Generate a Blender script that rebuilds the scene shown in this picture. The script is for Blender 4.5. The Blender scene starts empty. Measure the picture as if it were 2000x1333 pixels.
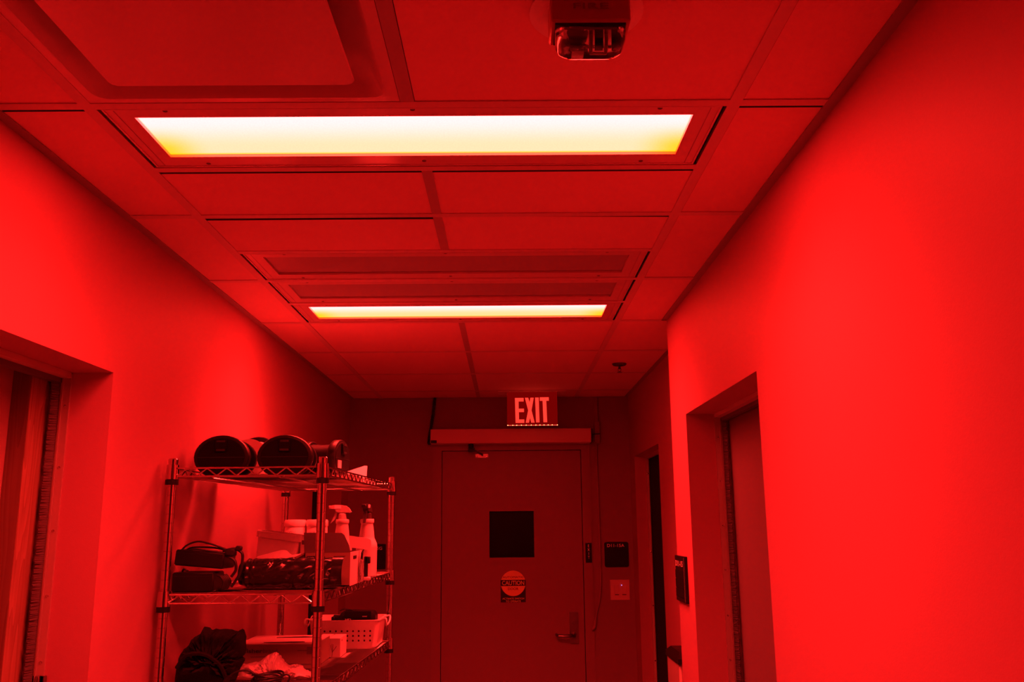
import bpy, math, random
from mathutils import Matrix, Vector
random.seed(7)
PI = math.pi
C = bpy.context.scene.collection
SC = bpy.context.scene

# ------------------------------------------------------------------ camera
H = 2.44                                   # ceiling height (m)
cam_d = bpy.data.cameras.new('camera'); cam = bpy.data.objects.new('camera', cam_d); C.objects.link(cam)
cam_d.sensor_width = 36.0; cam_d.lens = 1.72548 / 2.0 * 36.0; cam_d.clip_start = 0.02
pitch, yaw, roll = .20421, .00685, -.00882
F = Vector((math.sin(yaw)*math.cos(pitch), math.cos(yaw)*math.cos(pitch), math.sin(pitch)))
R0 = Vector((math.cos(yaw), -math.sin(yaw), 0)); U0 = R0.cross(F)
R1 = R0*math.cos(roll) + U0*math.sin(roll); U1 = U0*math.cos(roll) - R0*math.sin(roll)
M = Matrix((R1, U1, -F)).transposed().to_4x4(); M.translation = Vector((.17428, 0, H-.77412))
cam.matrix_world = M
SC.camera = cam
SC.cycles.sample_clamp_indirect = 0        # keep the glint the added reflector lid throws onto the ceiling
# ------------------------------------------------------------------ world, exposure, lamp strength
w = bpy.data.worlds.new('world'); SC.world = w; w.use_nodes = True
w.node_tree.nodes['Background'].inputs[0].default_value = (0, 0, 0, 1)
w.node_tree.nodes['Background'].inputs[1].default_value = 0
SC.view_settings.view_transform = 'Standard'; SC.view_settings.look = 'None'
SC.view_settings.gamma = 1; SC.view_settings.use_curve_mapping = False
SC.view_settings.exposure = 0.0
LAMP_R, LAMP_G, LAMP_B = 52.0, .96, .93     # what the glowing lens of a lit troffer gives off
for ly in (1.685, 3.205):                  # the lamp light of the two lit troffers: red, thrown downward by their reflectors
    ld = bpy.data.lights.new('troffer_lamp', 'AREA'); ld.shape = 'RECTANGLE'; ld.size = 1.06; ld.size_y = .16
    ld.energy = 29.0; ld.color = (1, .026, .022); ld.spread = math.radians(125)
    lo = bpy.data.objects.new('troffer_lamp', ld); C.objects.link(lo); lo.location = (0, ly, H-.002)

# ------------------------------------------------------------------ materials
def mat(name, col, rough=.6, metal=0.0, bump=0.0, bscale=200.0, spec=.5, var=0.0, vscale=3.0, coat=0.0, trans=0.0, ior=1.45):
    m = bpy.data.materials.new(name); m.use_nodes = True
    nt = m.node_tree; b = nt.nodes['Principled BSDF']
    if not isinstance(col, tuple): col = (col, col, col)
    b.inputs['Base Color'].default_value = (*col, 1)
    b.inputs['Roughness'].default_value = rough; b.inputs['Metallic'].default_value = metal
    b.inputs['Specular IOR Level'].default_value = spec
    b.inputs['Coat Weight'].default_value = coat
    b.inputs['Transmission Weight'].default_value = trans; b.inputs['IOR'].default_value = ior
    tc = nt.nodes.new('ShaderNodeTexCoord')
    if bump:
        n = nt.nodes.new('ShaderNodeTexNoise'); n.inputs['Scale'].default_value = bscale; n.inputs['Detail'].default_value = 3
        nt.links.new(tc.outputs['Object'], n.inputs['Vector'])
        bp = nt.nodes.new('ShaderNodeBump'); bp.inputs['Strength'].default_value = bump; bp.inputs['Distance'].default_value = .002
        nt.links.new(n.outputs['Fac'], bp.inputs['Height']); nt.links.new(bp.outputs['Normal'], b.inputs['Normal'])
    if var:
        n = nt.nodes.new('ShaderNodeTexNoise'); n.inputs['Scale'].default_value = vscale; n.inputs['Detail'].default_value = 4
        nt.links.new(tc.outputs['Object'], n.inputs['Vector'])
        mx = nt.nodes.new('ShaderNodeMix'); mx.data_type = 'RGBA'
        mx.inputs[6].default_value = (*[c*(1-var) for c in col], 1); mx.inputs[7].default_value = (*[min(1, c*(1+var)) for c in col], 1)
        nt.links.new(n.outputs['Fac'], mx.inputs[0]); nt.links.new(mx.outputs[2], b.inputs['Base Color'])
    return m
def emis(name, col, s=1.0):
    m = bpy.data.materials.new(name); m.use_nodes = True; nt = m.node_tree; nt.nodes.clear()
    e = nt.nodes.new('ShaderNodeEmission'); e.inputs[0].default_value = (*col, 1); e.inputs[1].default_value = s
    o = nt.nodes.new('ShaderNodeOutputMaterial'); nt.links.new(e.outputs[0], o.inputs[0]); return m
def wood(name, a, b_, sx=1.0):
    m = mat(name, a, .45); nt = m.node_tree; b = nt.nodes['Principled BSDF']
    tc = nt.nodes.new('ShaderNodeTexCoord'); mp = nt.nodes.new('ShaderNodeMapping'); mp.inputs['Scale'].default_value = (9*sx, 9*sx, .75)
    nt.links.new(tc.outputs['Object'], mp.inputs['Vector'])
    n = nt.nodes.new('ShaderNodeTexNoise'); n.inputs['Scale'].default_value = 1.6; n.inputs['Detail'].default_value = 2
    nt.links.new(mp.outputs[0], n.inputs['Vector'])
    wv = nt.nodes.new('ShaderNodeMath'); wv.operation = 'MULTIPLY'; wv.inputs[1].default_value = 14; nt.links.new(n.outputs['Fac'], wv.inputs[0])
    fr = nt.nodes.new('ShaderNodeMath'); fr.operation = 'FRACT'; nt.links.new(wv.outputs[0], fr.inputs[0])
    mp2 = nt.nodes.new('ShaderNodeMapping'); mp2.inputs['Scale'].default_value = (160, 160, 4); nt.links.new(tc.outputs['Object'], mp2.inputs['Vector'])
    n2 = nt.nodes.new('ShaderNodeTexNoise'); n2.inputs['Scale'].default_value = 1; nt.links.new(mp2.outputs[0], n2.inputs['Vector'])
    ad = nt.nodes.new('ShaderNodeMath'); ad.operation = 'MULTIPLY'; nt.links.new(fr.outputs[0], ad.inputs[0]); nt.links.new(n2.outputs['Fac'], ad.inputs[1])
    mx = nt.nodes.new('ShaderNodeMix'); mx.data_type = 'RGBA'; mx.inputs[6].default_value = (*a, 1); mx.inputs[7].default_value = (*b_, 1)
    nt.links.new(ad.outputs[0], mx.inputs[0]); nt.links.new(mx.outputs[2], b.inputs['Base Color']); return m
def lens_mat(name, warm):
    # the glowing prismatic lens: whiter on the near side, warmer towards the far side and ends
    m = bpy.data.materials.new(name); m.use_nodes = True; nt = m.node_tree; nt.nodes.clear(); L = nt.links.new
    tc = nt.nodes.new('ShaderNodeTexCoord'); sp = nt.nodes.new('ShaderNodeSeparateXYZ'); L(tc.outputs['Generated'], sp.inputs[0])
    def mr(inp, a, b, c, d, smooth=True):
        n = nt.nodes.new('ShaderNodeMapRange'); n.interpolation_type = 'SMOOTHSTEP' if smooth else 'LINEAR'
        L(inp, n.inputs[0])
        for i, v in zip((1, 2, 3, 4), (a, b, c, d)): n.inputs[i].default_value = v
        return n.outputs[0]
    def mth(op, a, b):
        n = nt.nodes.new('ShaderNodeMath'); n.operation = op
        for i, v in enumerate((a, b)):
            if isinstance(v, (int, float)): n.inputs[i].default_value = v
            else: L(v, n.inputs[i])
        return n.outputs[0]
    x, y = sp.outputs[0], sp.outputs[1]
    ax = mth('MULTIPLY', mth('ABSOLUTE', mth('SUBTRACT', x, .5), 0), 2)
    far = mr(y, .15, .80, 1.0, .52 if not warm else .34)
    edge = mr(y, .93, .975, 1.0, .10)
    side = mr(ax, .984, .994, 1.0, .25)
    corner = mth('SUBTRACT', 1, mth('MULTIPLY', mr(ax, .80, .99, 0, .93), mr(y, .25, .85, 0, 1)))
    bl = mth('MULTIPLY', mth('MULTIPLY', mth('MULTIPLY', far, edge), corner), side)
    g = mth('ADD', mth('MULTIPLY', bl, .26), .72)
    n = nt.nodes.new('ShaderNodeTexVoronoi'); n.inputs['Scale'].default_value = 260; L(tc.outputs['Object'], n.inputs['Vector'])
    pr = mr(n.outputs['Distance'], 0, .7, .97, 1.03, False)
    cb = nt.nodes.new('ShaderNodeCombineXYZ'); cb.inputs[0].default_value = LAMP_R
    L(mth('MULTIPLY', mth('MULTIPLY', g, LAMP_G), pr), cb.inputs[1]); L(mth('MULTIPLY', mth('MULTIPLY', bl, LAMP_B), pr), cb.inputs[2])
    e = nt.nodes.new('ShaderNodeEmission'); L(cb.outputs[0], e.inputs[0])
    o = nt.nodes.new('ShaderNodeOutputMaterial'); L(e.outputs[0], o.inputs[0]); return m

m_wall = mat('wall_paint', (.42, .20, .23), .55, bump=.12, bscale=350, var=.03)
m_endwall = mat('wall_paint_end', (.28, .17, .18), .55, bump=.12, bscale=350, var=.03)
m_tile = mat('ceiling_tile', (.74, .48, .47), .85, bump=.35, bscale=260, var=.03, vscale=9)
m_tileedge = mat('tile_core_shade', (.05, .045, .04), .9)  # unpainted core, darkened further to hold the shade inside the tile gaps
m_grid = mat('grid_paint', (.60, .46, .44), .5)
m_angle = mat('wall_angle_paint', (.30, .25, .24), .5)
m_ctee = mat('centre_tee_paint', (.40, .32, .31), .6)
m_frame = mat('fixture_enamel', (.64, .50, .48), .22, spec=.6)
m_dark = mat('plenum_dark', .01, .9)
m_lensoff = mat('lens_off', (.42, .40, .38), .18, spec=.55, bump=.1, bscale=500)
m_lens1 = lens_mat('lens_glow', False); m_lens4 = lens_mat('lens_glow_warm', True)
m_screw = mat('screw_dark', .12, .4, .8)
m_floor = mat('floor_vinyl', (.30, .22, .21), .35, var=.08, vscale=6)
m_base = mat('vinyl_base', .05, .5)
m_jamb = mat('jamb_paint', (.50, .42, .38), .5)
m_alum = mat('gasket_aluminium', (.55, .50, .46), .3, .6)
m_brush = mat('brush_black', .11, .6)
m_oak = wood('oak_veneer', (.36, .26, .17), (.15, .09, .05))
m_oakd = wood('oak_edge', (.20, .13, .08), (.11, .07, .04))
m_pane = mat('frosted_pane', (.40, .30, .28), .35)
m_slab = mat('door_paint', (.15, .12, .12), .5, bump=.05)
m_enddoor = mat('end_door_paint', (.30, .18, .19), .45, bump=.05)
m_black = mat('black_plastic', .010, .42, spec=.3)
m_blackm = mat('black_matte', .008, .75, spec=.12, bump=.3, bscale=300)
m_blackc = mat('black_cord', .012, .5)
m_cloth = mat('black_cloth', .005, .95, bump=.6, bscale=500)
m_glossb = mat('black_film', .012, .2, spec=.6, bump=.3, bscale=35)
m_chrome = mat("chrome_wire", (.62, .60, .58), .14, 1.0)
m_steel = mat('brushed_steel', (.30, .28, .27), .3, 1.0)
m_white = mat('white_plastic', (.80, .76, .72), .35)
m_card = mat('white_card', (.74, .70, .66), .6)
m_cardbr = mat('white_card_inside', (.92, .9, .88), .6)
m_kraft = mat('kraft_card', (.27, .20, .15), .8, bump=.1)
m_grey = mat('grey_card', (.13, .11, .10), .7)
m_bottle = mat('bottle_plastic', (.72, .68, .64), .3)
m_clear = mat('clear_plastic', (.9, .9, .9), .06, trans=1.0, ior=1.42)
m_film = mat('clear_film', (.78, .75, .72), .25, spec=.6, bump=.8, bscale=60)
m_ink = mat('ink', .02, .6)
m_inkgrey = mat('ink_grey', .12, .6)
m_printlight = mat('print_light', (.65, .6, .56), .6)
m_signtext = mat('sign_text', (.85, .8, .75), .5)
m_operator = mat('operator_enamel', (.66, .50, .48), .4)
m_sticker = mat('sticker_yellow', (.92, .80, .30), .5)
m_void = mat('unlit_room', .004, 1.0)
m_exitpanel = emis('exit_panel_glow', (.17, .0004, .0003))
m_exitletter = emis('exit_letter_glow', (1.6, .055, .035))
m_exitedge = emis('exit_edge_glow', (1.4, .12, .07))
m_led = emis('led_glow', (9, 1.6, .5))
m_bluled = emis('switch_led_glow', (1.2, .7, 2.4))

# ------------------------------------------------------------------ mesh helpers
ORG = {}
class MB:
    def __init__(s, xf=None): s.v = []; s.f = []; s.m = []; s.xf = xf; s.cur = 0; s.smooth = []
    def add(s, vs, fs, sm=False):
        k = len(s.v)
        if s.xf is not None: vs = [s.xf @ Vector(p) for p in vs]
        s.v += [tuple(p) for p in vs]; s.f += [tuple(i+k for i in f) for f in fs]
        s.m += [s.cur]*len(fs); s.smooth += [sm]*len(fs); return s
    def box(s, x0, x1, y0, y1, z0, z1):
        v = [(x, y, z) for z in (z0, z1) for y in (y0, y1) for x in (x0, x1)]
        return s.add(v, [(0,2,3,1), (4,5,7,6), (0,1,5,4), (2,6,7,3), (0,4,6,2), (1,3,7,5)])
    def bbox(s, x0, x1, y0, y1, z0, z1, b=.003):      # box with chamfered edges
        def ring(z, i): return [(x0+i, y0+b, z), (x0+b, y0+i, z), (x1-b, y0+i, z), (x1-i, y0+b, z), (x1-i, y1-b, z), (x1-b, y1-i, z), (x0+b, y1-i, z), (x0+i, y1-b, z)]
        R = [ring(z0, b), ring(z0+b, 0), ring(z1-b, 0), ring(z1, b)]
        return s.loft(R)
    def loft(s, rings, cap=True, closed=True, sm=False):
        n = len(rings[0]); v = [p for r in rings for p in r]; f = []
        for i in range(len(rings)-1):
            for j in range(n if closed else n-1):
                a = i*n+j; b = i*n+(j+1) % n; f.append((a, b, b+n, a+n))
        k = len(s.v); s.add(v, f, sm)
        if cap:
            s.f += [tuple(k+j for j in range(n))[::-1], tuple(k+(len(rings)-1)*n+j for j in range(n))]; s.m += [s.cur]*2; s.smooth += [False]*2
        return s
    def tube(s, pts, r, n=6, cap=True):
        pts = [Vector(p) for p in pts]; rings = []; up = None
        for i, p in enumerate(pts):
            d = (pts[min(i+1, len(pts)-1)] - pts[max(i-1, 0)]).normalized()
            if up is None: up = Vector((0, 0, 1)) if abs(d.z) < .9 else Vector((1, 0, 0))
            a = d.cross(up)
            if a.length < 1e-5: a = d.orthogonal()
            a.normalize(); b = a.cross(d).normalized(); up = b
            rr = r[i] if isinstance(r, (list, tuple)) else r
            rings.append([p + a*math.cos(t*2*PI/n)*rr + b*math.sin(t*2*PI/n)*rr for t in range(n)])
        return s.loft(rings, cap, sm=True)
    def lathe(s, prof, c=(0, 0, 0), n=20, axis='z', sx=1, sy=1):
        rings = []
        for r, h in prof:
            ring = []
            for t in range(n):
                a = 2*PI*t/n; x, y = r*math.cos(a)*sx, r*math.sin(a)*sy
                p = (x, y, h) if axis == 'z' else ((x, h, y) if axis == 'y' else (h, x, y))
                ring.append((p[0]+c[0], p[1]+c[1], p[2]+c[2]))
            rings.append(ring)
        if axis == 'y': rings = [r[::-1] for r in rings]
        return s.loft(rings, True, sm=True)
    def prism(s, poly, d0, d1, plane='xz'):           # polygon extruded along the third axis
        def P(p, d): return (p[0], d, p[1]) if plane == 'xz' else ((d, p[0], p[1]) if plane == 'yz' else (p[0], p[1], d))
        return s.loft([[P(p, d0) for p in poly], [P(p, d1) for p in poly]])
    def build(s, name, m, parent=None, loc=None):
        org = Vector(ORG[parent.name]) if parent else Vector(loc or (0, 0, 0))
        me = bpy.data.meshes.new(name); me.from_pydata([tuple(Vector(p)-org) for p in s.v], [], s.f)
        ms = m if isinstance(m, (list, tuple)) else [m]
        for x in ms: me.materials.append(x)
        me.polygons.foreach_set('material_index', s.m); me.polygons.foreach_set('use_smooth', s.smooth)
        import bmesh
        b = bmesh.new(); b.from_mesh(me); bmesh.ops.recalc_face_normals(b, faces=b.faces); b.to_mesh(me); b.free()
        me.set_sharp_from_angle(angle=math.radians(38)); me.update()
        o = bpy.data.objects.new(name, me); C.objects.link(o)
        if parent: o.parent = parent
        else: o.location = org
        ORG[o.name] = tuple(org); return o
def thing(name, label, cat, loc, group=None):
    o = bpy.data.objects.new(name, None); C.objects.link(o); o.location = loc; o.empty_display_size = .05
    ORG[o.name] = tuple(loc); return tag(o, label, cat, group)
def tag(o, label=None, cat=None, group=None, kind=None):
    for k, v in (('label', label), ('category', cat), ('group', group), ('kind', kind)):
        if v: o[k] = v
    return o
def struct(name, loc=(0, 0, 0), label=None):
    o = bpy.data.objects.new(name, None); C.objects.link(o); o.location = loc; ORG[o.name] = tuple(loc); return tag(o, label, kind='structure')
def B(name, m, parent, *a, b=0):
    q = MB(); (q.bbox(*a, b=b) if b else q.box(*a)); return q.build(name, m, parent)
def copy_tree(o, parent=None, delta=None):
    c = o.copy(); C.objects.link(c)
    if parent: c.parent = parent
    for ch in list(o.children): copy_tree(ch, c)
    return c
def text(name, s, h, centre, m, parent, face='-y', sx=1.0, bold=0.0, ext=.0006, left=False, fit=None):
    cu = bpy.data.curves.new('t', 'FONT'); cu.body = s; cu.size = 1; cu.extrude = 0; cu.offset = bold; cu.resolution_u = 3
    o = bpy.data.objects.new('t', cu); C.objects.link(o); bpy.context.view_layer.update()
    me = bpy.data.meshes.new_from_object(o.evaluated_get(bpy.context.evaluated_depsgraph_get()))
    bpy.data.objects.remove(o); v = [p.co.copy() for p in me.vertices]; f = [tuple(p.vertices) for p in me.polygons]
    bpy.data.meshes.remove(me)
    x0 = min(p.x for p in v); x1 = max(p.x for p in v); y0 = min(p.y for p in v); y1 = max(p.y for p in v)
    k = h/(y1-y0); kx = fit/(x1-x0) if fit else k*sx; cx, cy, cz = centre
    xo = x0 if left else (x0+x1)/2
    def P(p, e):
        a = (p.x-xo)*kx; b = (p.y-(y0+y1)/2)*k
        if face == '-y': return (cx+a, cy-e, cz+b)
        if face == '-x': return (cx-e, cy-a, cz+b)       # read from the -x side
        if face == '+x': return (cx+e, cy+a, cz+b)
        return (cx+a, cy+b, cz-e)
    q = MB(); q.add([P(p, ext) for p in v], f)
    return q.build(name, m, parent)
def slabplate(q, poly, y0, y1): q.prism(poly, y0, y1)
def rrect(x0, x1, z0, z1, r, n=4):
    o = []
    for cx, cz, a0 in ((x1-r, z1-r, 0), (x0+r, z1-r, 90), (x0+r, z0+r, 180), (x1-r, z0+r, 270)):
        for i in range(n+1):
            a = math.radians(a0+90*i/n); o.append((cx+r*math.cos(a), cz+r*math.sin(a)))
    return o

# ------------------------------------------------------------------ room shell
XL, XR, XF, YE, YB, YJ = -.80, .804, .934, 5.493, -2.3, 3.37
def wallmesh(x0, x1, ya, yb, openings):
    q = MB(); y = ya
    for (a, b, t) in openings:
        if a > y: q.box(x0, x1, y, a, 0, H+.06)
        q.box(x0, x1, a, b, t, H+.06); y = b
    q.box(x0, x1, y, yb, 0, H+.06); return q
wl = wallmesh(-1.16, XL, YB, YE+.2, [(1.22, 2.166, 2.042), (4.49, 5.27, 2.05)]).build('wall_left', m_wall); tag(wl, kind='structure')
q = wallmesh(XR, 1.15, YB, YJ, [(2.19, 3.087, 2.038)]); wr = q.build('wall_right', m_wall); tag(wr, kind='structure')
q = wallmesh(XF, 1.15, YJ, YE+.2, [(4.44, 5.29, 2.055)]); wr2 = q.build('wall_right_recess', m_wall); tag(wr2, kind='structure')
DX0, DX1, DT = -.228, .632, 2.112
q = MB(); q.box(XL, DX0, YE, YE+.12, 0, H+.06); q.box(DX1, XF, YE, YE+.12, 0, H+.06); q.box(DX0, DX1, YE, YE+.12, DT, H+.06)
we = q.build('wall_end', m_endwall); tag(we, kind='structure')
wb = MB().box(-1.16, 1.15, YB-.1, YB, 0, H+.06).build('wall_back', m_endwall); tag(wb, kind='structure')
fl = MB().box(-1.4, 1.4, YB-.1, YE+.25, -.05, 0).build('floor', m_floor); tag(fl, kind='structure')
for nm, a in (('baseboard_left', [(XL, XL+.006, YB, 1.22), (XL, XL+.006, 2.166, 4.49), (XL, XL+.006, 5.27, YE)]),
              ('baseboard_right', [(XR-.006, XR, YB, 2.19), (XR-.006, XR, 3.087, YJ), (XF-.006, XF, YJ, 4.44), (XF-.006, XF, 5.29, YE)]),
              ('baseboard_end', [(XL+.006, DX0-.06, YE-.006, YE), (DX1+.06, XF-.006, YE-.006, YE)])):
    q = MB()
    for x0, x1, y0, y1 in a: q.box(x0, x1, y0, y1, 0, .1)
    tag(q.build(nm, m_base), kind='structure')

# ceiling: exposed tee grid with lay-in tiles; everything modular on one foot
FT = .3048; Y0 = 1.551; T = .024
def row(k): return Y0 + k*FT                       # far edge of cross tee k
ceil_ = struct('ceiling', (0, 0, 0))
B('plenum_cover', m_dark, ceil_, -1.2, 1.2, YB-.1, YE+.25, H+.14, H+.16)
q = MB()
for sx in (-1, 1):
    x = sx*.6096
    o = B('main_tee', m_grid, ceil_, x-T/2, x+T/2, YB, YE, H, H+.002)
    B('tee_web', m_grid, o, x-.001, x+.001, YB, YE, H+.003, H+.03)
B('wall_angle', m_angle, ceil_, XL, XL+.022, YB, YE, H-.001, H+.002)
B('wall_angle', m_angle, ceil_, XR-.022, XR, YB, YJ-.02, H-.001, H+.002)
B('wall_angle', m_angle, ceil_, XF-.022, XF, YJ, YE, H-.001, H+.002)
B('wall_angle', m_angle, ceil_, XL+.022, XF-.022, YE-.012, YE, H-.001, H+.002)
def cross(x0, x1, k, z=0): B('cross_tee', m_grid, ceil_, x0, x1, row(k)-T, row(k), H+z, H+z+.002)
Xi = .6096-T/2; Xo = .6096+T/2
TM = {}
def tile(x0, x1, y0, y1, rot=0, dz=0):
    g = 0; key = (round(x1-x0, 3), round(y1-y0, 3))
    if key not in TM:
        a, b = (x1-x0)/2-g, (y1-y0)/2-g
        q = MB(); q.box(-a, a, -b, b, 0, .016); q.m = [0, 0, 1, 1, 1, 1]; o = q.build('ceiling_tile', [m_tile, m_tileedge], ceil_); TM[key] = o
    else: o = TM[key].copy(); C.objects.link(o)
    o.location = ((x0+x1)/2, (y0+y1)/2, H+.0026+dz); o.rotation_euler = (0, 0, rot); return o
e = .009                                            # how far a tile lies over its tee flange
nrow = [k for k in range(-12, 14, 2)]
for k in nrow:                                      # narrow side strips, one tile per two feet
    cross(XL+.022, -Xo, k)
    ye = min(row(k+2)-T+.004, YE-.002); ys = row(k)+{-4: .002, -2: .004, 0: .012, 2: .006, 4: .007}.get(k, -.004)
    gx = .0018
    if row(k) < YE-.05: tile(XL+.002, -Xo-gx, ys, ye)
    if k < 6:
        cross(Xo, XR-.022, k)
        if row(k) < YE: tile(Xo+gx, XR-.002, ys, ye)
    elif row(k) < YE:
        cross(Xo, (XR if k == 6 else XF)-.022, k)
        tile(Xo+.001, XF-.002, ys, ye)
def cbar(a, b): B('centre_tee', m_ctee, ceil_, -T/2, T/2, a, b, H+.0004, H+.0024)
for k in (-12, -10, -8, -6, -4):
    cross(-Xi, Xi, k); cbar(row(k), row(k+2)-T)
    for s in (0, 1): tile(-Xi-e if s == 0 else T/2-e, -T/2+e if s == 0 else Xi+e, row(k)-e, row(k+2)-T+e)
cross(-Xi, Xi, -2); B('centre_tee', m_ctee, ceil_, -T/2-.008, T/2-.006, row(-2), row(0)-T, H+.0004, H+.0024)
tile(T/2-.005, Xi+e, row(-2)-e, row(0)-T+e)            # the tile that carries the alarm strobe
cross(-Xi, Xi, 0)
cross(-Xi, Xi, 1); cross(-Xi, Xi, 2)
cbar(row(1), row(2)-T); cbar(row(2), row(3)-T)
tile(-Xi-e, -T/2+e, row(1)+.015, row(2)-T+e); tile(T/2-e, Xi+e, row(1)+.015, row(2)-T+e)
tile(-Xi-e, -T/2+e, row(2)+.021, row(3)-T+e+.004)
tile(T/2-e+.002, Xi+e-.004, row(2)+.0085, row(3)-T+e+.006, rot=.024)
cross(-Xi, Xi, 3, .0005); cross(-Xi, Xi, 4); cross(-Xi, Xi, 5); cross(-Xi, Xi, 6)
for k in (6, 8, 10, 12):
    if k > 6: cross(-Xi, Xi, k)
    ye = min(row(k+2)-T+e, YE-.002); cbar(row(k), min(row(k+2)-T, YE-.012))
    tile(-Xi-e, -T/2+e, row(k)-e, ye); tile(T/2-e+(.004 if k == 8 else 0), Xi+e, row(k)-e, ye)

# ------------------------------------------------------------------ 1x4 ceiling lights
def light(k, lens, label):
    y0, y1 = row(k)+.001, row(k+1)-T-.005
    t = thing('ceiling_light', label, 'light', (0, (y0+y1)/2, H), 'ceiling lights across the corridor')
    X = Xi-.008; lx = .541; ly0 = y0+.038; ly1 = y1-.050; z0 = H+.002; z1 = H+.008; zl = H+.009
    q = MB()                                         # door frame around the lens, with a shallow raised rim
    for a in ((-X, X, y0, ly0), (-X, X, ly1, y1), (-X, -lx, ly0, ly1), (lx, X, ly0, ly1)): q.box(*a, z0, z1)
    r = .004
    for a in ((-X, X, y0, y0+r), (-X, X, y1-r, y1), (-X, -X+r, y0+r, y1-r), (X-r, X, y0+r, y1-r)): q.box(*a, z0-.002, z0)
    q.build('lens_frame', m_frame, t)
    for s in (-1, 1): B('frame_seam', m_angle, t, s*(X-.020)-.0008, s*(X-.020)+.0008, y0+.006, y1-.006, z0-.0006, z0)
    q = MB()
    q.box(-X, X, y0, y0+.003, z1, H+.09); q.box(-X, X, y1-.003, y1, z1, H+.09); q.box(-X, -X+.003, y0, y1, z1, H+.09); q.box(X-.003, X, y0, y1, z1, H+.09); q.box(-X, X, y0, y1, H+.09, H+.095)
    q.build('housing', m_frame, t)
    B('lens', lens, t, -lx-.006, lx+.006, ly0-.006, ly1+.006, zl, zl+.003)
    q = MB(); c0 = (-.472, y0+.010, z0)
    q.lathe([(.0001, 0), (.0045, -.0008), (.0055, .0006)], c0, 8); s0 = q.build('screw', m_screw, t)
    for x, y in ((-.001, y0+.010), (.472, y0+.010), (-.472, y1-.014), (-.001, y1-.022), (.472, y1-.014)):
        s1 = s0.copy(); C.objects.link(s1); s1.location = (x-c0[0], y-c0[1], 0)
    return t
light(0, m_lens1, 'large glowing white ceiling light nearest the camera, beside the air vent')
light(3, m_lensoff, 'unlit ceiling light directly behind the paired tiles, nearer of the two dark ones')
light(4, m_lensoff, 'unlit ceiling light touching the far glowing one, farther of the two dark ones')
light(5, m_lens4, 'glowing yellow-white ceiling light farther down the corridor')

# ------------------------------------------------------------------ plaque air vent
vy0, vy1 = row(-2)+.001, row(0)-T-.001; vx0, vx1 = -Xi, -T/2-.009
t = thing('air_vent', 'square white ceiling air vent with a dropped plate beside the alarm strobe', 'vent', ((vx0+vx1)/2, (vy0+vy1)/2, H))
def rr(i, z, r): return [(x, y, z) for x, y in rrect(vx0+i, vx1-i, vy0+i, vy1-i, r, 6)]
q = MB(); prof = [(.0, .001, .002), (.018, -.001, .01), (.021, -.002, .028), (.026, .004, .03), (.034, .02, .03), (.05, .042, .035), (.075, .052, .04), (.12, .058, .04)]
q.loft([rr(i, H+z, r) for i, z, r in prof], cap=False, sm=True); q.build('flared_frame', m_frame, t)
q = MB(); q.loft([rr(.072, H-.003, .016), rr(.070, H-.001, .018), rr(.072, H+.003, .016)], sm=False); q.build('centre_plate', m_frame, t)
B('duct_cover', m_dark, t, vx0+.1, vx1-.1, vy0+.1, vy1-.1, H+.06, H+.065)
for sx in (0, 1):
    for sy in (0, 1):
        x = (vx0+vx1)/2+(.12 if sx else -.12); y = (vy0+vy1)/2+(.12 if sy else -.12); B('plate_hanger', m_frame, t, x-.004, x+.004, y-.004, y+.004, H+.003, H+.06)

# ------------------------------------------------------------------ fire alarm strobe
t = thing('alarm_strobe', 'ceiling mounted fire alarm strobe with a clear lens, lettered on its housing', 'alarm', (.302, 1.225, H))
q = MB(); q.lathe([(.086, .003), (.088, 0), (.088, -.002), (.072, -.005), (.070, -.012), (.062, -.013)], (.302, 1.235, H), 40); q.build('base_ring', m_white, t)
q = MB(); q.bbox(.243, .3605, 1.170, 1.240, H-.0535, H-.010, b=.003); hs = q.build('housing', mat('alarm_red', (.40, .12, .10), .45), t)
text('lettering', 'FIRE', .0095, (.3025, 1.1695, H-.030), mat('alarm_lettering', (.22, .06, .05), .5), t, sx=1.2, bold=.01, fit=.052)
q = MB(); q.box(.250, .354, 1.176, 1.232, H-.057, H-.0535); q.build('lens_gasket', m_black, t)
q = MB()                                             # clear lens, rounded tray shape
def lr(i, z): return [(x, y, z) for x, y in rrect(.2505+i, .3555-i, 1.180+i*.5, 1.228-i*.5, .012, 5)]
q.loft([lr(0, H-.0572), lr(.0015, H-.073), lr(.006, H-.083), lr(.014, H-.0875), lr(.022, H-.0885)], sm=True)
q.loft([lr(.002, H-.0576), lr(.0035, H-.073), lr(.008, H-.0815), lr(.016, H-.0858), lr(.022, H-.0868)], sm=True)
q.build('clear_lens', m_clear, t)
q = MB(); q.box(.264, .342, 1.186, 1.226, H-.0600, H-.0574); q.prism([(.268, H-.060), (.300, H-.060), (.294, H-.079), (.276, H-.079)], 1.200, 1.222); q.build('reflector', m_chrome, t)
q = MB(); q.tube([(.304, 1.208, H-.060), (.304, 1.208, H-.079), (.326, 1.208, H-.079), (.326, 1.208, H-.060)], .003, 8); q.build('flash_tube', m_bottle, t)
q = MB(); q.lathe([(.005, -.060), (.005, -.074), (.003, -.076)], (.338, 1.20, H), 10); q.box(.309, .321, 1.190, 1.200, H-.078, H-.060); q.build('circuit_parts', m_black, t)

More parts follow.
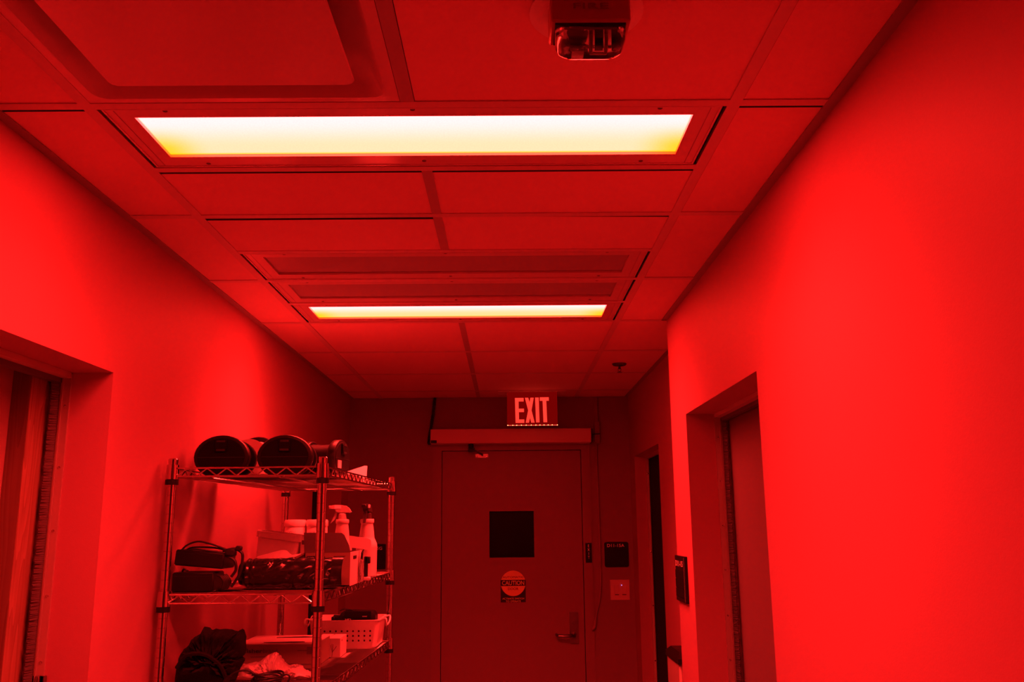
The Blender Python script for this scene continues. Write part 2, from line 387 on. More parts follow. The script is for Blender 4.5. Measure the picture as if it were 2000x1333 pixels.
# ------------------------------------------------------------------ sprinkler
t = thing('sprinkler', 'small dark fire sprinkler hanging from the far right ceiling', 'sprinkler', (.737, 4.325, H))
q = MB(); q.lathe([(.036, 0), (.036, -.002), (.030, -.008), (.014, -.010)], (.737, 4.325, H+.0005), 20); q.build('escutcheon', m_screw, t)
q = MB(); q.lathe([(.006, -.008), (.006, -.024), (.004, -.026)], (.737, 4.325, H), 10)
for s in (-1, 1): q.tube([(.737+s*.005, 4.325, H-.02), (.737+s*.008, 4.325, H-.028), (.737+s*.002, 4.325, H-.038)], .0015, 5)
q.build('sprinkler_body', m_screw, t)
q = MB(); q.lathe([(.003, -.038), (.012, -.040), (.012, -.0415), (.002, -.042)], (.737, 4.325, H), 12); q.build('deflector', m_screw, t)

# ------------------------------------------------------------------ exit sign (edge-lit panel)
ex0, ex1, ez0, ez1, ey = .177, .4765, 2.238, H+.0, 5.226
t = thing('exit_sign', 'glowing red panel reading EXIT hanging from the ceiling above the end door', 'exit sign', ((ex0+ex1)/2, ey, H))
B('ceiling_plate', m_white, t, .125, .53, 5.20, 5.345-.0, H-.004, H+.0015)
B('panel', m_exitpanel, t, ex0, ex1, ey, ey+.006, ez0+.001, H-.004)
kx = (ex1-ex0)/1610; kz = .1765/960
def ec(x, y): return (ex0+(x-190)*kx, ez0+(1120-y)*kz)
let = {'letter_e': [(445, 235), (722, 235), (722, 350), (562, 350), (562, 585), (730, 585), (730, 695), (566, 695), (570, 935), (738, 935), (738, 1045), (460, 1045)],
       'letter_x': [(765, 232), (872, 232), (912, 385), (940, 232), (1048, 232), (972, 640), (1066, 1040), (958, 1040), (922, 880), (885, 1042), (782, 1042), (864, 640)],
       'letter_i': [(1092, 226), (1208, 226), (1222, 1032), (1112, 1032)],
       'letter_t': [(1242, 220), (1530, 220), (1530, 333), (1448, 333), (1466, 1030), (1348, 1030), (1330, 333), (1242, 333)]}
for nm, pl in let.items():
    q = MB(); q.prism([ec(*p) for p in pl], ey-.0015, ey); q.build(nm, m_exitletter, t)
B('lit_edge', m_exitedge, t, ex0, ex1, ey-.001, ey+.007, ez0-.002, ez0+.001)
q = MB(); q.lathe([(.001, -.0016), (.0026, -.0005), (.0026, .001)], (ec(370, 0)[0], ey-.001, ez0), 8, axis='y'); l0 = q.build('led', m_led, t)
for cx in (210, 495, 645, 795, 955, 1105, 1235, 1365, 1495, 1625, 1790):
    l1 = l0.copy(); C.objects.link(l1); l1.location = ((cx-370)*kx, 0, 0)

# ------------------------------------------------------------------ end door
d = struct('door_1', ((DX0+DX1)/2, YE, 0))
q = MB(); fw = .055
q.box(DX0-fw, DX0, YE-.008, YE+.10, 0, DT+fw); q.box(DX1, DX1+fw, YE-.008, YE+.10, 0, DT+fw); q.box(DX0, DX1, YE-.008, YE+.10, DT, DT+fw)
q.build('door_frame', m_enddoor, d)
sy = YE+.010; wx0, wx1, wz0, wz1 = .064, .336, 1.466, 1.742
q = MB(); sx0, sx1 = DX0+.003, DX1-.003
q.box(sx0, wx0, sy, sy+.044, .01, DT-.003); q.box(wx1, sx1, sy, sy+.044, .01, DT-.003); q.box(wx0, wx1, sy, sy+.044, .01, wz0); q.box(wx0, wx1, sy, sy+.044, wz1, DT-.003)
sl = q.build('door_leaf', m_enddoor, d)
q = MB(); a0, a1, c0, c1 = .038, .362, 1.440, 1.768
q.box(a0, a1, sy-.004, sy, c0, wz0); q.box(a0, a1, sy-.004, sy, wz1, c1); q.box(a0, wx0, sy-.004, sy, wz0, wz1); q.box(wx1, a1, sy-.004, sy, wz0, wz1)
q.build('window_trim', m_enddoor, d)
B('window_pane', mat('dark_glass', .006, .35, spec=.15), d, wx0, wx1, sy+.018, sy+.024, wz0, wz1)
q = MB(); q.prism(rrect(.540, .592, .967, 1.146, .003), sy-.009, sy); lk = q.build('lock_plate', m_steel, d)
q = MB(); q.lathe([(.013, sy-.030), (.015, sy-.028), (.015, sy-.009)], (.566, 0, 1.016), 16, axis='y')
q.tube([(.566, sy-.022, 1.016), (.566, sy-.045, 1.016), (.552, sy-.054, 1.016), (.50, sy-.055, 1.014), (.472, sy-.052, 1.016), (.462, sy-.038, 1.018), (.460, sy-.012, 1.020)], [.010, .010, .010, .0095, .009, .009, .008], 10)
q.build('lever_handle', m_steel, lk)
q = MB(); q.lathe([(.009, sy-.016), (.010, sy-.014), (.010, sy-.009)], (.566, 0, 1.086), 12, axis='y'); q.build('key_cylinder', m_steel, lk)

# door operator (long box above the door)
t = thing('door_operator', 'long pale automatic door operator box mounted above the end door', 'door opener', (.2, YE, 2.15))
B('cover', m_operator, t, -.292, .690, YE-.105, YE-.001, 2.148, 2.236, b=.004)
B('end_cap', m_black, t, .690, .697, YE-.10, YE-.001, 2.152, 2.232)
B('badge', m_black, t, -.288, -.252, YE-.1062, YE-.105, 2.150, 2.168)
q = MB(); q.box(-.02, .058, sy-.006, sy-.0005, 2.068, 2.092); q.build('arm_bracket', m_steel, t)
q = MB(); q.lathe([(.014, 2.115), (.016, 2.118), (.016, 2.1475)], (-.045, YE-.06, 0), 12); q.box(-.062, -.022, YE-.072, YE-.046, 2.100, 2.124); q.build('drive_spindle', m_black, t)
q = MB(); q.tube([(-.045, YE-.06, 2.108), (-.012, YE-.035, 2.106), (.022, sy-.018, 2.088), (.022, sy-.006, 2.082)], .0055, 8); q.build('arm', m_steel, t)
for x, z in ((-.012, 2.074), (.050, 2.074), (-.008, 2.125), (-.008, 2.112)):
    q = MB(); q.lathe([(.0025, sy-.014), (.005, sy-.012), (.005, sy-.006)], (x, 0, z), 8, axis='y'); q.build('bolt', m_chrome, t)

# flexible conduit, raceway and cable
q = MB(); pts = []
P0 = [(-.272, YE-.02, 2.44), (-.278, YE-.022, 2.38), (-.286, YE-.024, 2.31), (-.298, YE-.026, 2.23), (-.306, YE-.03, 2.17), (-.302, YE-.04, 2.152)]
def cr(P, n=8):
    P = [Vector(p) for p in P]; P = [P[0]*2-P[1]]+P+[P[-1]*2-P[-2]]; o = []
    for i in range(1, len(P)-2):
        for j in range(n):
            u = j/n; a, b, c, e_ = P[i-1:i+3]
            o.append(.5*((2*b)+(-a+c)*u+(2*a-5*b+4*c-e_)*u*u+(-a+3*b-3*c+e_)*u**3))
    return o+[P[-2]]
pp = cr(P0, 12); q.tube(pp, [.0105 if i % 2 else .008 for i in range(len(pp))], 10)
tag(q.build('flexible_conduit', m_blackc, None, (-.29, YE-.02, 2.14)), 'dark ribbed flexible conduit curving down to the left end of the operator box', 'conduit')
t = thing('cable_raceway', 'pale surface raceway and drooping cable running down beside the end door', 'cable', (.73, YE, 1.05))
B('raceway', m_enddoor, t, .722, .742, YE-.014, YE-.0005, 2.285, H-.002, b=.002)
B('junction_box', m_enddoor, t, .7165, .752, YE-.024, YE-.0005, 2.150, 2.285, b=.003)
q = MB(); q.tube([(.699, YE-.03, 2.205), (.752, YE-.026, 2.207)], .003, 6); q.build('control_wire', m_black, t)
q = MB(); q.tube(cr([(.728, YE-.010, 2.15), (.727, YE-.010, 2.05), (.731, YE-.010, 1.8), (.733, YE-.010, 1.5), (.732, YE-.010, 1.32), (.722, YE-.011, 1.22), (.705, YE-.013, 1.155), (.694, YE-.015, 1.10)]), .0058, 8); q.build('cable', m_enddoor, t)
q = MB(); q.tube(cr([(.694, YE-.015, 1.105), (.690, YE-.018, 1.075), (.682, YE-.022, 1.056), (.668, YE-.022, 1.050)]), [.009]*24+[.006], 8); q.build('connector', m_enddoor, t)

# ------------------------------------------------------------------ signs and switches on the end wall
def plaque(name, label, cat, x0, x1, z0, z1, rad=.012):
    t = thing(name, label, cat, ((x0+x1)/2, YE, (z0+z1)/2))
    q = MB(); q.prism(rrect(x0, x1, z0, z1, rad), YE-.006, YE-.0004); q.build('plate', m_black, t); return t
t = plaque('room_sign', 'square black room sign reading D11-15A right of the end door', 'sign', .760, .906, 1.405, 1.553)
text('lettering', 'D11-15A', .0185, (.829, YE-.0061, 1.532), m_signtext, t, bold=.012, fit=.104)
t = plaque('room_sign', 'black room sign ending in 5G on the end wall behind the spray bottle', 'sign', -.708, -.562, 1.405, 1.553, .006)
text('lettering', 'D11-15G', .0185, (-.636, YE-.0061, 1.528), m_signtext, t, bold=.012, fit=.104)
t = thing('exit_label', 'narrow black sticker with EXIT stacked vertically on the door frame', 'sign', (.664, YE-.008, 1.49))
B('plate', m_black, t, .645, .6835, YE-.0095, YE-.0082, 1.432, 1.548)
for i, c in enumerate('EXIT'): text('letter', c, .0165, (.664, YE-.0096, 1.531-.0225*i), m_signtext, t, sx=.8, bold=.015)
t = thing('light_switch', 'pale double light switch plate with a tiny glowing indicator below the room sign', 'light switch', (.846, YE, 1.272))
B('plate', m_operator, t, .788, .905, YE-.006, YE-.0004, 1.213, 1.331, b=.002)
for x in (.815, .859):
    o = B('rocker', m_operator, t, x-.002, x+.026, YE-.0085, YE-.006, 1.243, 1.304, b=.001)
    B('dimmer_slot', m_black, o, x, x+.024, YE-.0092, YE-.0085, 1.2430, 1.2465)
q = MB(); q.lathe([(.0005, YE-.0095), (.0020, YE-.0092), (.0020, YE-.0085)], (.857, 0, 1.300), 8, axis='y'); q.build('indicator_light', m_bluled, t)

# caution sticker on the door
cx0, cx1, cz0, cz1 = .131, .281, 1.205, 1.392; cyy = sy-.0006; cw = (cx1+cx0)/2
t = thing('warning_sticker', 'round and square yellow and black automatic door caution sticker on the end door', 'sticker', (cw, cyy, 1.3))
rd = .0745; cz = 1.318-.003
q = MB(); q.prism([(cw+rd*math.cos(a*PI/24), cz+rd*math.sin(a*PI/24)) for a in range(48)], cyy-.0004, cyy); q.build('disc', m_sticker, t)
zb = 1.333; zt = zb+0.0
q = MB(); q.box(cx0, cx1, cyy-.0008, cyy-.0004, 1.300, 1.335); q.build('caution_band', m_ink, t)
q = MB(); n = 12                                        # black base with the disc cut out of its top edge
pl = [(cx0, 1.298), (cx0, cz0), (cx1, cz0), (cx1, 1.298)]
arc = [(cw+rd*math.cos(a), cz+rd*math.sin(a)) for a in [math.radians(-13-154*i/20) for i in range(21)]]
lo = [(p[0], cz0) for p in arc]
for i in range(20):
    q.add([(arc[i][0], cyy-.0006, arc[i][1]), (arc[i+1][0], cyy-.0006, arc[i+1][1]), (lo[i+1][0], cyy-.0006, cz0), (lo[i][0], cyy-.0006, cz0)], [(0, 1, 2, 3)])
q.box(arc[0][0], cx1, cyy-.0006, cyy-.0003, cz0, 1.298); q.box(cx0, arc[-1][0], cyy-.0006, cyy-.0003, cz0, 1.298)
q.build('base_panel', m_ink, t)
text('lettering', 'AUTOMATIC', .012, (cw, cyy-.0005, 1.351), m_ink, t, fit=.126)
text('lettering', 'CAUTION', .0265, (cw, cyy-.0009, 1.3175), m_sticker, t, bold=.02, fit=.134)
text('lettering', 'DOOR', .014, (cw, cyy-.0005, 1.283), m_ink, t, fit=.062)
text('lettering', 'ACTIVATE SWITCH', .0105, (cw, cyy-.0008, 1.2265), m_sticker, t, bold=.01, fit=.130)
text('lettering', 'TO OPERATE', .0105, (cw, cyy-.0008, 1.2115), m_sticker, t, bold=.01, fit=.090)

# ------------------------------------------------------------------ side doorways (setting)
def gasket(d, s, xj, yj, ztop, zs, side=1):
    # s: -1 left wall, +1 right wall; stop strip on the jamb with screws, bristles reaching to the door
    x0, x1 = sorted((s*xj, s*(xj+.026)))
    o = B('gasket_strip', m_alum, d, x0, x1, yj-.006, yj, 0, ztop)
    B('gasket_lip', m_alum, o, s*(xj+.018)-.0015, s*(xj+.018)+.0015, yj-.010, yj-.006, 0, ztop)
    q = MB(); q.lathe([(.0005, yj-.0085), (.0035, yj-.0075), (.0035, yj-.006)], (s*(xj+.009), 0, zs[0]), 8, axis='y'); s0 = q.build('screw', m_chrome, d)
    for z in zs[1:]:
        s1 = s0.copy(); C.objects.link(s1); s1.location = (0, 0, z-zs[0])
    q = MB(); z = .02
    xa, xb = s*(xj+.024), s*(xj+.038)
    while z < ztop-.012:
        j = random.uniform(-.002, .002); k = random.uniform(-.004, .002)
        a = (xa, yj-.006, z); b_ = (xb+s*k, yj-.022+k, z+j)
        q.add([(a[0], a[1], z), (a[0], a[1], z+.0022), (b_[0], b_[1], b_[2]+.0018), (b_[0], b_[1], b_[2]), (a[0]+s*.002, a[1]+.002, z), (a[0]+s*.002, a[1]+.002, z+.0022), (b_[0]+s*.002, b_[1]+.002, b_[2]+.0018), (b_[0]+s*.002, b_[1]+.002, b_[2])],
              [(0, 1, 2, 3), (7, 6, 5, 4), (0, 4, 5, 1), (1, 5, 6, 2), (2, 6, 7, 3), (3, 7, 4, 0)])
        z += .0027
    tag(q.build('brush_bristles', m_brush, d), kind='stuff')
def header(d, s, xj, ya, yb, zt):
    x0, x1 = sorted((s*xj, s*(xj+.026)))
    B('header_strip', m_jamb, d, x0, x1, ya, yb, zt-.014, zt-.0005)
    x0, x1 = sorted((s*(xj+.022), s*(xj+.040)))
    B('header_brush', m_brush, d, x0, x1, ya, yb, zt-.026, zt-.014)
# left door: oak leaf with a large pale pane
d = struct('door_2', (-.95, 1.7, 0))
gasket(d, -1, .900, 2.166, 2.038, [1.959, 1.809, 1.659, 1.509, 1.361, 1.211, 1.061, .911, .761])
header(d, -1, .900, 1.22, 2.160, 2.042)
B('door_stile', m_oak, d, -.996, -.952, 2.079, 2.164, .01, 2.036)
B('stile_edge', m_oakd, d, -.9955, -.9525, 2.0765, 2.079, .01, 2.036)
B('door_stile', m_oak, d, -.996, -.952, 1.225, 1.34, .01, 2.036)
B('door_rail', m_oak, d, -.995, -.953, 1.34, 2.0765, .01, .25)
B('door_pane', m_pane, d, -1.002, -.996, 1.34, 2.0765, .25, 2.036)
q = MB(); q.box(-.925, -.893, 2.160, 2.163, 1.229, 1.331); q.lathe([(.0055, 1.229), (.006, 1.232), (.006, 1.328), (.0048, 1.332)], (-.909, 2.152, 0), 10)
q.build('hinge', m_steel, d)
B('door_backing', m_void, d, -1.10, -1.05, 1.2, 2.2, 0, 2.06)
# right door: plain painted slab
d = struct('door_3', (.95, 2.6, 0))
gasket(d, 1, .902, 3.087, 2.034, [1.955, 1.805, 1.654, 1.508, 1.359, 1.217, 1.07, .92])
header(d, 1, .902, 2.19, 3.080, 2.038)
B('door_leaf', m_slab, d, .950, .994, 2.195, 3.083, .01, 2.032)
# far left and far right openings; black slabs stand in for the unlit rooms
d = struct('door_4', (.98, 4.86, 0))
q = MB(); q.box(.998, 1.012, 5.262, 5.29, 0, 2.055); q.box(.998, 1.012, 4.44, 5.262, 2.035, 2.055); q.build('door_stop', m_jamb, d)
q = MB(); q.lathe([(.0005, 5.2585), (.004, 5.2595), (.004, 5.262)], (1.005, 0, 1.95), 8, axis='y'); s0 = q.build('screw', m_chrome, d)
for z in (1.5, 1.2, .9, .6):
    s1 = s0.copy(); C.objects.link(s1); s1.location = (0, 0, z-1.95)
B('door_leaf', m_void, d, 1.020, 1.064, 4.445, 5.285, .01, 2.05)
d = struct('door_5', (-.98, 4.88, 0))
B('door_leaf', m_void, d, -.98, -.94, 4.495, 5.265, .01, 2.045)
q = MB(); q.box(-.93, -.915, 5.245, 5.27, 0, 2.05); q.build('door_stop', m_jamb, d)

# room sign on the right wall with slotted inserts
t = thing('room_sign', 'dark slotted room sign on the bright corner of the right wall beside the doorway', 'sign', (XR, 3.28, 1.465))
pl = [(3.184, 1.388), (3.368, 1.388)]
for i in range(4):
    z = 1.400+i*.030; pl += [(3.368, z), (3.362, z), (3.362, z+.020), (3.368, z+.020)]
pl += [(3.368, 1.547), (3.184, 1.547)]
q = MB(); q.prism(pl, XR-.010, XR-.0005, 'yz'); q.build('plate', m_black, t)
for i in range(3): B('slot_insert', m_blackm, t, XR-.0115, XR-.010, 3.20, 3.362, 1.402+i*.033, 1.431+i*.033)
B('edge_strip', m_grey, t, XR-.0125, XR-.010, 3.192, 3.197, 1.392, 1.543)
text('lettering', 'D11-15', .020, (XR-.0102, 3.288, 1.520), m_printlight, t, face='-x', bold=.02, fit=.135)

# slim bin tucked in the jog
t = thing('slim_bin', 'slim pale bin with a black lid just behind the corner of the right wall', 'bin', (.888, 3.82, 0))
B('bin_body', mat('bin_grey', (.42, .36, .33), .5), t, .850, .930, 3.68, 3.95, 0, 1.115, b=.008)
q = MB(); q.loft([[(.845, 3.67, 1.115), (.932, 3.67, 1.115), (.932, 3.958, 1.115), (.845, 3.958, 1.115)], [(.845, 3.67, 1.135), (.932, 3.67, 1.135), (.932, 3.958, 1.135), (.845, 3.958, 1.135)], [(.862, 3.72, 1.155), (.932, 3.72, 1.155), (.932, 3.92, 1.155), (.862, 3.92, 1.155)]]); q.build('bin_lid', m_black, t)

#RACK
# ------------------------------------------------------------------ wire rack
th = -.0489; Wd, Ld = .428, 1.09
RK = Matrix.Translation((-.7695, 2.521, 0)) @ Matrix.Rotation(th, 4, 'Z')
def rk(u, v, z=0): return RK @ Vector((u, v, z))
t = rack = thing('wire_rack', 'tall chrome wire shelving rack standing against the left wall', 'shelf', tuple(rk(Wd/2, Ld/2)))
ZS = [(1.788, True), (1.4435, False), (1.189, False), (.42, False)]
prof = [(.010, .03), (.0125, .032)]; z = .05
while z < 1.845:
    prof += [(.0125, z-.0012), (.0119, z-.0007), (.0119, z+.0007), (.0125, z+.0012)]; z += .0254
prof += [(.0125, 1.851), (.0105, 1.853)]
corners = [(0, 0), (Wd, 0), (Wd, Ld), (0, Ld)]
p0 = None
for i, (u, v) in enumerate(corners):
    c = rk(u, v)
    q = MB(); q.lathe(prof, c, 24); q.smooth = [False]*len(q.smooth); p = q.build('post', m_chrome, rack)
    q = MB(); q.lathe([(.0132, 1.842), (.0136, 1.852), (.011, 1.855), (.002, 1.8555)], c, 14); q.build('post_cap', m_chrome, p)
    q = MB(); q.lathe([(.012, .0), (.02, .004), (.02, .012), (.008, .016), (.008, .032)], c, 14); q.build('foot', m_black, p)
    for zr, inv in ZS:
        q = MB(); q.lathe([(.0135, zr+.008), (.0188, zr+.0085), (.0165, zr+.049), (.0135, zr+.0495)], c, 16); cl = q.build('collar', m_chrome, rack)
        q = MB(); q.lathe([(.0130, zr-.007), (.0182, zr-.0065), (.0182, zr+.0075), (.0130, zr+.008)], c, 16); q.build('split_sleeve', m_black, cl)
for zr, inv in ZS:
    zl, zh = zr+.0165, zr+.0395; zd = zl if inv else zh
    sides = [((.017, -.006), (Wd-.017, -.006)), ((Wd+.006, .017), (Wd+.006, Ld-.017)), ((Wd-.017, Ld+.006), (.017, Ld+.006)), ((-.006, Ld-.017), (-.006, .017))]
    q = MB()
    pan = []
    for (a, b) in sides:
        for zz in (zl, zh): q.tube([rk(a[0], a[1], zz), rk(b[0], b[1], zz)], .0026, 6)
    sh = q.build('shelf_frame', m_chrome, rack)
    for (a, b) in sides:
        q = MB(); L = math.dist(a, b); n = round(L/.0545); pts = []
        dx, dy = (b[0]-a[0])/L, (b[1]-a[1])/L; ox, oy = -dy*.0, dx*.0
        for i in range(2*n+1):
            s_ = L*i/(2*n); zz = zl+.003 if i % 2 == 0 else zh-.003
            if i == 0 or i == 2*n: pts.append(rk(a[0]+dx*s_, a[1]+dy*s_, zz))
            else:
                for ds in (-.003, .003): pts.append(rk(a[0]+dx*(s_+ds), a[1]+dy*(s_+ds), zz))
        q.tube(pts, .0021, 5); q.build('zigzag_wire', m_chrome, sh)
    q = MB()
    zz = zd+.0045 if not inv else zd-.0028
    v = .03
    while v < Ld-.02:
        q.tube([rk(-.006, v, zd), rk(Wd+.006, v, zd)], .0015, 4); v += .0135
    for u in (Wd*.28, Wd*.72): q.tube([rk(u, -.006, zd-.004), rk(u, Ld+.006, zd-.004)], .003, 6)
    tag(q.build('deck_wires', m_chrome, sh), kind='stuff')
S1, S2, S3 = 1.788+.0165+.0018, 1.4435+.0395+.0020, 1.189+.0395+.0020

# ------------------------------------------------------------------ top shelf: oval drums
def oval(a, b, y, n=32, cz=0): return [(a*math.cos(2*PI*i/n), y, cz+b*math.sin(2*PI*i/n)) for i in range(n)]
def drum(label, x, y, z, rz, a=.084, b=.066, flip=False, body=m_black, tilt=0, ln=.10, rear=True):
    t = thing('oval_drum', label, 'container', (x, y, z), 'oval drums on the top shelf')
    Mx = Matrix.Translation((x, y, z+b)) @ Matrix.Rotation(rz, 4, 'Z') @ Matrix.Rotation(tilt, 4, 'X')
    q = MB(Mx); f0 = -.0
    q.loft([oval(a*.90, b*.90, -.004), oval(a*.97, b*.97, -.002), oval(a, b, .002), oval(a, b, .020), oval(a*.96, b*.96, .024)], sm=False)
    ring = q.build('end_cap', m_black, t)
    q = MB(Mx); q.loft([oval(a*.84, b*.84, -.0055), oval(a*.86, b*.86, -.004)], sm=False); q.build('cap_face', m_blackm, ring)
    q = MB(Mx); q.loft([oval(a*.78, b*.78, .024), oval(a*.72, b*.74, ln*.6), oval(a*.76, b*.78, ln)], sm=True); q.build('drum_body', body, t)
    if not rear: return t, Mx
    q = MB(Mx); q.loft([oval(a*.88, b*.90, ln), oval(a*.92, b*.94, ln+.003), oval(a*.92, b*.94, ln+.016), oval(a*.86, b*.88, ln+.018)]); q.build('rear_cap', m_black, t)
    q = MB(Mx)
    q.bbox(-.018, .018, -.0125, -.0045, b*.22, b*.78, b=.002); q.build('latch', m_blackm, ring)
    q = MB(Mx)
    for zz in (b*.30, b*.70): q.box(-.013, .013, -.0138, -.0126, zz-.003, zz+.003)
    q.build('latch_slot', m_ink, ring)
    q = MB(Mx); q.box(-a*.84, a*.84, -.0062, -.0055, -.002, -.0008); q.build('cap_seam', m_ink, ring)
    return t, Mx
drum('front-left oval black drum lying on the top shelf, above the power bricks', -.692, 2.70, S1, .0)
drum('front-middle oval black drum lying on the top shelf next to the near post', -.500, 2.70, S1, .03)
# flat white box the two rear drums stand on
t = thing('flat_box', 'flat white box on the top shelf under the sideways drum, a pale flap sticking up', 'box', (-.49, 3.02, S1))
B('box_base', m_card, t, -.62, -.318, 2.86, 3.34, S1, S1+.018)
B('added_reflector_lid', mat('reflector_foil', (.9, .86, .84), .10, 1.0), t, -.619, -.319, 2.861, 3.339, S1+.018, S1+.019)  # added reflector, bounces the lamp light back up onto the ceiling
q = MB(); q.add([(-.400, 3.06, S1+.020), (-.314, 3.10, S1+.020), (-.314, 3.112, S1+.062), (-.322, 3.112, S1+.063), (-.405, 3.07, S1+.032), (-.400, 3.064, S1+.020), (-.314, 3.104, S1+.020), (-.314, 3.116, S1+.062), (-.322, 3.116, S1+.063), (-.405, 3.074, S1+.032)],
  [(0, 1, 2, 3, 4), (9, 8, 7, 6, 5), (0, 5, 6, 1), (1, 6, 7, 2), (2, 7, 8, 3), (3, 8, 9, 4), (4, 9, 5, 0)])
q.build('box_flap', m_cardbr, t)
drum('rear oval drum with a pale body, seen between the two front drums', -.668, 3.03, S1+.0005, PI, a=.084, b=.078, body=m_white, rear=False, ln=.13)
tt, Mx = drum('oval black drum turned sideways at the right of the top shelf, with a pale label', -.392, 3.045, S1+.0195, math.radians(80), a=.080, b=.064)
q = MB(Mx); q.box(-.050, -.018, -.0075, -.0056, -.034, -.008); q.build('label', m_printlight, tt)
q = MB(); c = rk(Wd, Ld)
vs = [(c.x-.022, c.y-.03, 1.843), (c.x+.014, c.y-.03, 1.8415), (c.x+.018, c.y+.02, 1.842), (c.x-.02, c.y+.02, 1.842), (c.x-.002, c.y-.01, 1.888), (c.x+.006, c.y+.006, 1.872)]
# ------------------------------------------------------------------ middle shelf
def brick(label, xf, dims, z, plug):
    W_, D_, h_ = dims
    t = thing('power_brick', label, 'power supply', tuple(xf.translation), 'black power bricks on the middle shelf')
    q = MB(xf); q.bbox(-W_/2, W_/2, 0, D_, 0, h_, b=.004); b_ = q.build('brick_body', m_black, t)
    q = MB(xf); q.box(-W_/2+.004, W_/2-.004, -.0006, 0, h_*.80, h_*.82); q.build('case_seam', m_ink, b_)
    return t
X1 = Matrix.Translation((-.716, 2.585, S2)) @ Matrix.Rotation(.02, 4, 'Z')
t1 = brick('lower black power brick at the left end of the middle shelf', X1, (.118, .10, .054), 0, 0)
X2 = Matrix.Translation((-.705, 2.590, S2+.068)) @ Matrix.Rotation(-.04, 4, 'Z') @ Matrix.Rotation(.085, 4, 'Y')
t2 = brick('upper tilted black power brick with cords looped on top of it', X2, (.142, .10, .044), 0, 0)
q = MB(); q.tube(cr([(-.762, 2.61, S2+.115), (-.745, 2.61, S2+.130), (-.715, 2.61, S2+.139), (-.68, 2.61, S2+.132), (-.65, 2.61, S2+.122), (-.625, 2.612, S2+.112), (-.605, 2.613, S2+.10)]), .0028, 6)
q.tube(cr([(-.758, 2.625, S2+.113), (-.735, 2.625, S2+.122), (-.69, 2.625, S2+.122), (-.655, 2.62, S2+.118), (-.62, 2.62, S2+.108)]), .0028, 6)
q.tube(cr([(-.745, 2.60, S2+.113), (-.72, 2.60, S2+.118), (-.68, 2.60, S2+.112), (-.64, 2.60, S2+.106)]), .0026, 6)
q.tube(cr([(-.640, 2.60, S2+.112), (-.61, 2.60, S2+.118), (-.592, 2.60, S2+.112), (-.583, 2.60, S2+.10), (-.584, 2.60, S2+.07), (-.590, 2.60, S2+.045), (-.600, 2.605, S2+.03), (-.612, 2.605, S2+.012)]), [.004]*3+[.0042]*60, 6)
q.tube(cr([(-.63, 2.60, S2+.10), (-.605, 2.60, S2+.085), (-.60, 2.60, S2+.06), (-.612, 2.60, S2+.04)]), .0042, 6)
q.bbox(-.632, -.602, 2.59, 2.61, S2+.098, S2+.118, b=.004); q.bbox(-.603, -.586, 2.592, 2.61, S2+.112, S2+.126, b=.003)
q.build('cord', m_blackc, t2)
q = MB(); 
for k in range(5): q.tube(cr([(-.652+.004*k, 2.60+.006*k, S2+.045), (-.640+.003*k, 2.597+.006*k, S2+.040), (-.632+.003*k, 2.597+.006*k, S2+.025), (-.638+.002*k, 2.60+.006*k, S2+.006)]), .0034, 6)
q.tube(cr([(-.735, 2.60, S2+.058), (-.748, 2.60, S2+.062), (-.755, 2.61, S2+.056)]), .0026, 6)
q.build('cord', m_blackc, t1)

# roll of black bags
def roll_mesh():
    q = MB(); n = 40; rings = []; x0, x1 = -.612, -.333; k = 70
    for i in range(k+1):
        s = i/k; x = x0+(x1-x0)*s
        r = .0425+(.0015*math.sin(s*90) if s < .16 else 0)-(.012*max(0, .09-s)/.09)
        ring = []
        for j in range(n):
            a = 2*PI*j/n
            c = (.0022*math.sin(9*a+s*21+math.sin(s*17)*2)+.0016*math.sin(23*s*2+5*a))*(1 if .25 < s < .97 else .25)
            rr_ = r+c*(.6+.4*math.sin(a*2+s*9)) if math.cos(a-PI*1.0) > -2 else r
            ring.append((x, 2.690+rr_*math.cos(a)*1.0, S2+.0445+rr_*math.sin(a)))
        rings.append(ring)
    q.loft(rings, sm=True); return q
t = thing('bag_roll', 'glossy black roll of plastic bags lying along the front of the middle shelf', 'bag roll', (-.47, 2.69, S2))
roll_mesh().build('roll', m_glossb, t)
q = MB(); R_ = []                                     # loose outer sheet hanging off the right end
for i in range(11):
    a = math.radians(95-i*13); r = .0475+.0009*i
    R_.append([(-.338, 2.690-r*math.cos(a), S2+.0445+r*math.sin(a)), (-.306, 2.690-r*math.cos(a)*1.03, S2+.0445+r*math.sin(a)*1.0), (-.306, 2.690-(r-.0012)*math.cos(a)*1.03, S2+.0445+(r-.0012)*math.sin(a)), (-.338, 2.690-(r-.0012)*math.cos(a), S2+.0445+(r-.0012)*math.sin(a))])
q.loft(R_); q.build('loose_sheet', m_glossb, t)

# open carton
t = thing('open_carton', 'open cardboard carton with raised dark front flap behind the bag roll', 'box', (-.37, 2.86, S2))
bx0, bx1, by0, by1, bh = -.446, -.306, 2.775, 2.985, .100
q = MB(); q.box(bx0, bx1, by0, by0+.003, S2, S2+bh); q.box(bx0, bx1, by1-.003, by1, S2, S2+bh); q.box(bx0, bx0+.003, by0, by1, S2, S2+bh); q.box(bx0, bx1, by0, by1, S2, S2+.003); q.build('carton_walls', m_kraft, t)
B('carton_side', m_card, t, bx1-.003, bx1+.0005, by0+.002, by1, S2, S2+bh)
q = MB(); q.add([(p[0], by0+dy_, p[1]) for dy_ in (0, -.003) for p in ()], [])
q.prism([(bx0, S2+bh), (bx1, S2+bh), (bx1-.004, S2+bh+.020), (bx1-.020, S2+bh+.052), (bx1-.028, S2+bh+.058), (bx0-.004, S2+bh+.060)], by0-.001, by0+.002); q.build('front_flap', m_grey, t)
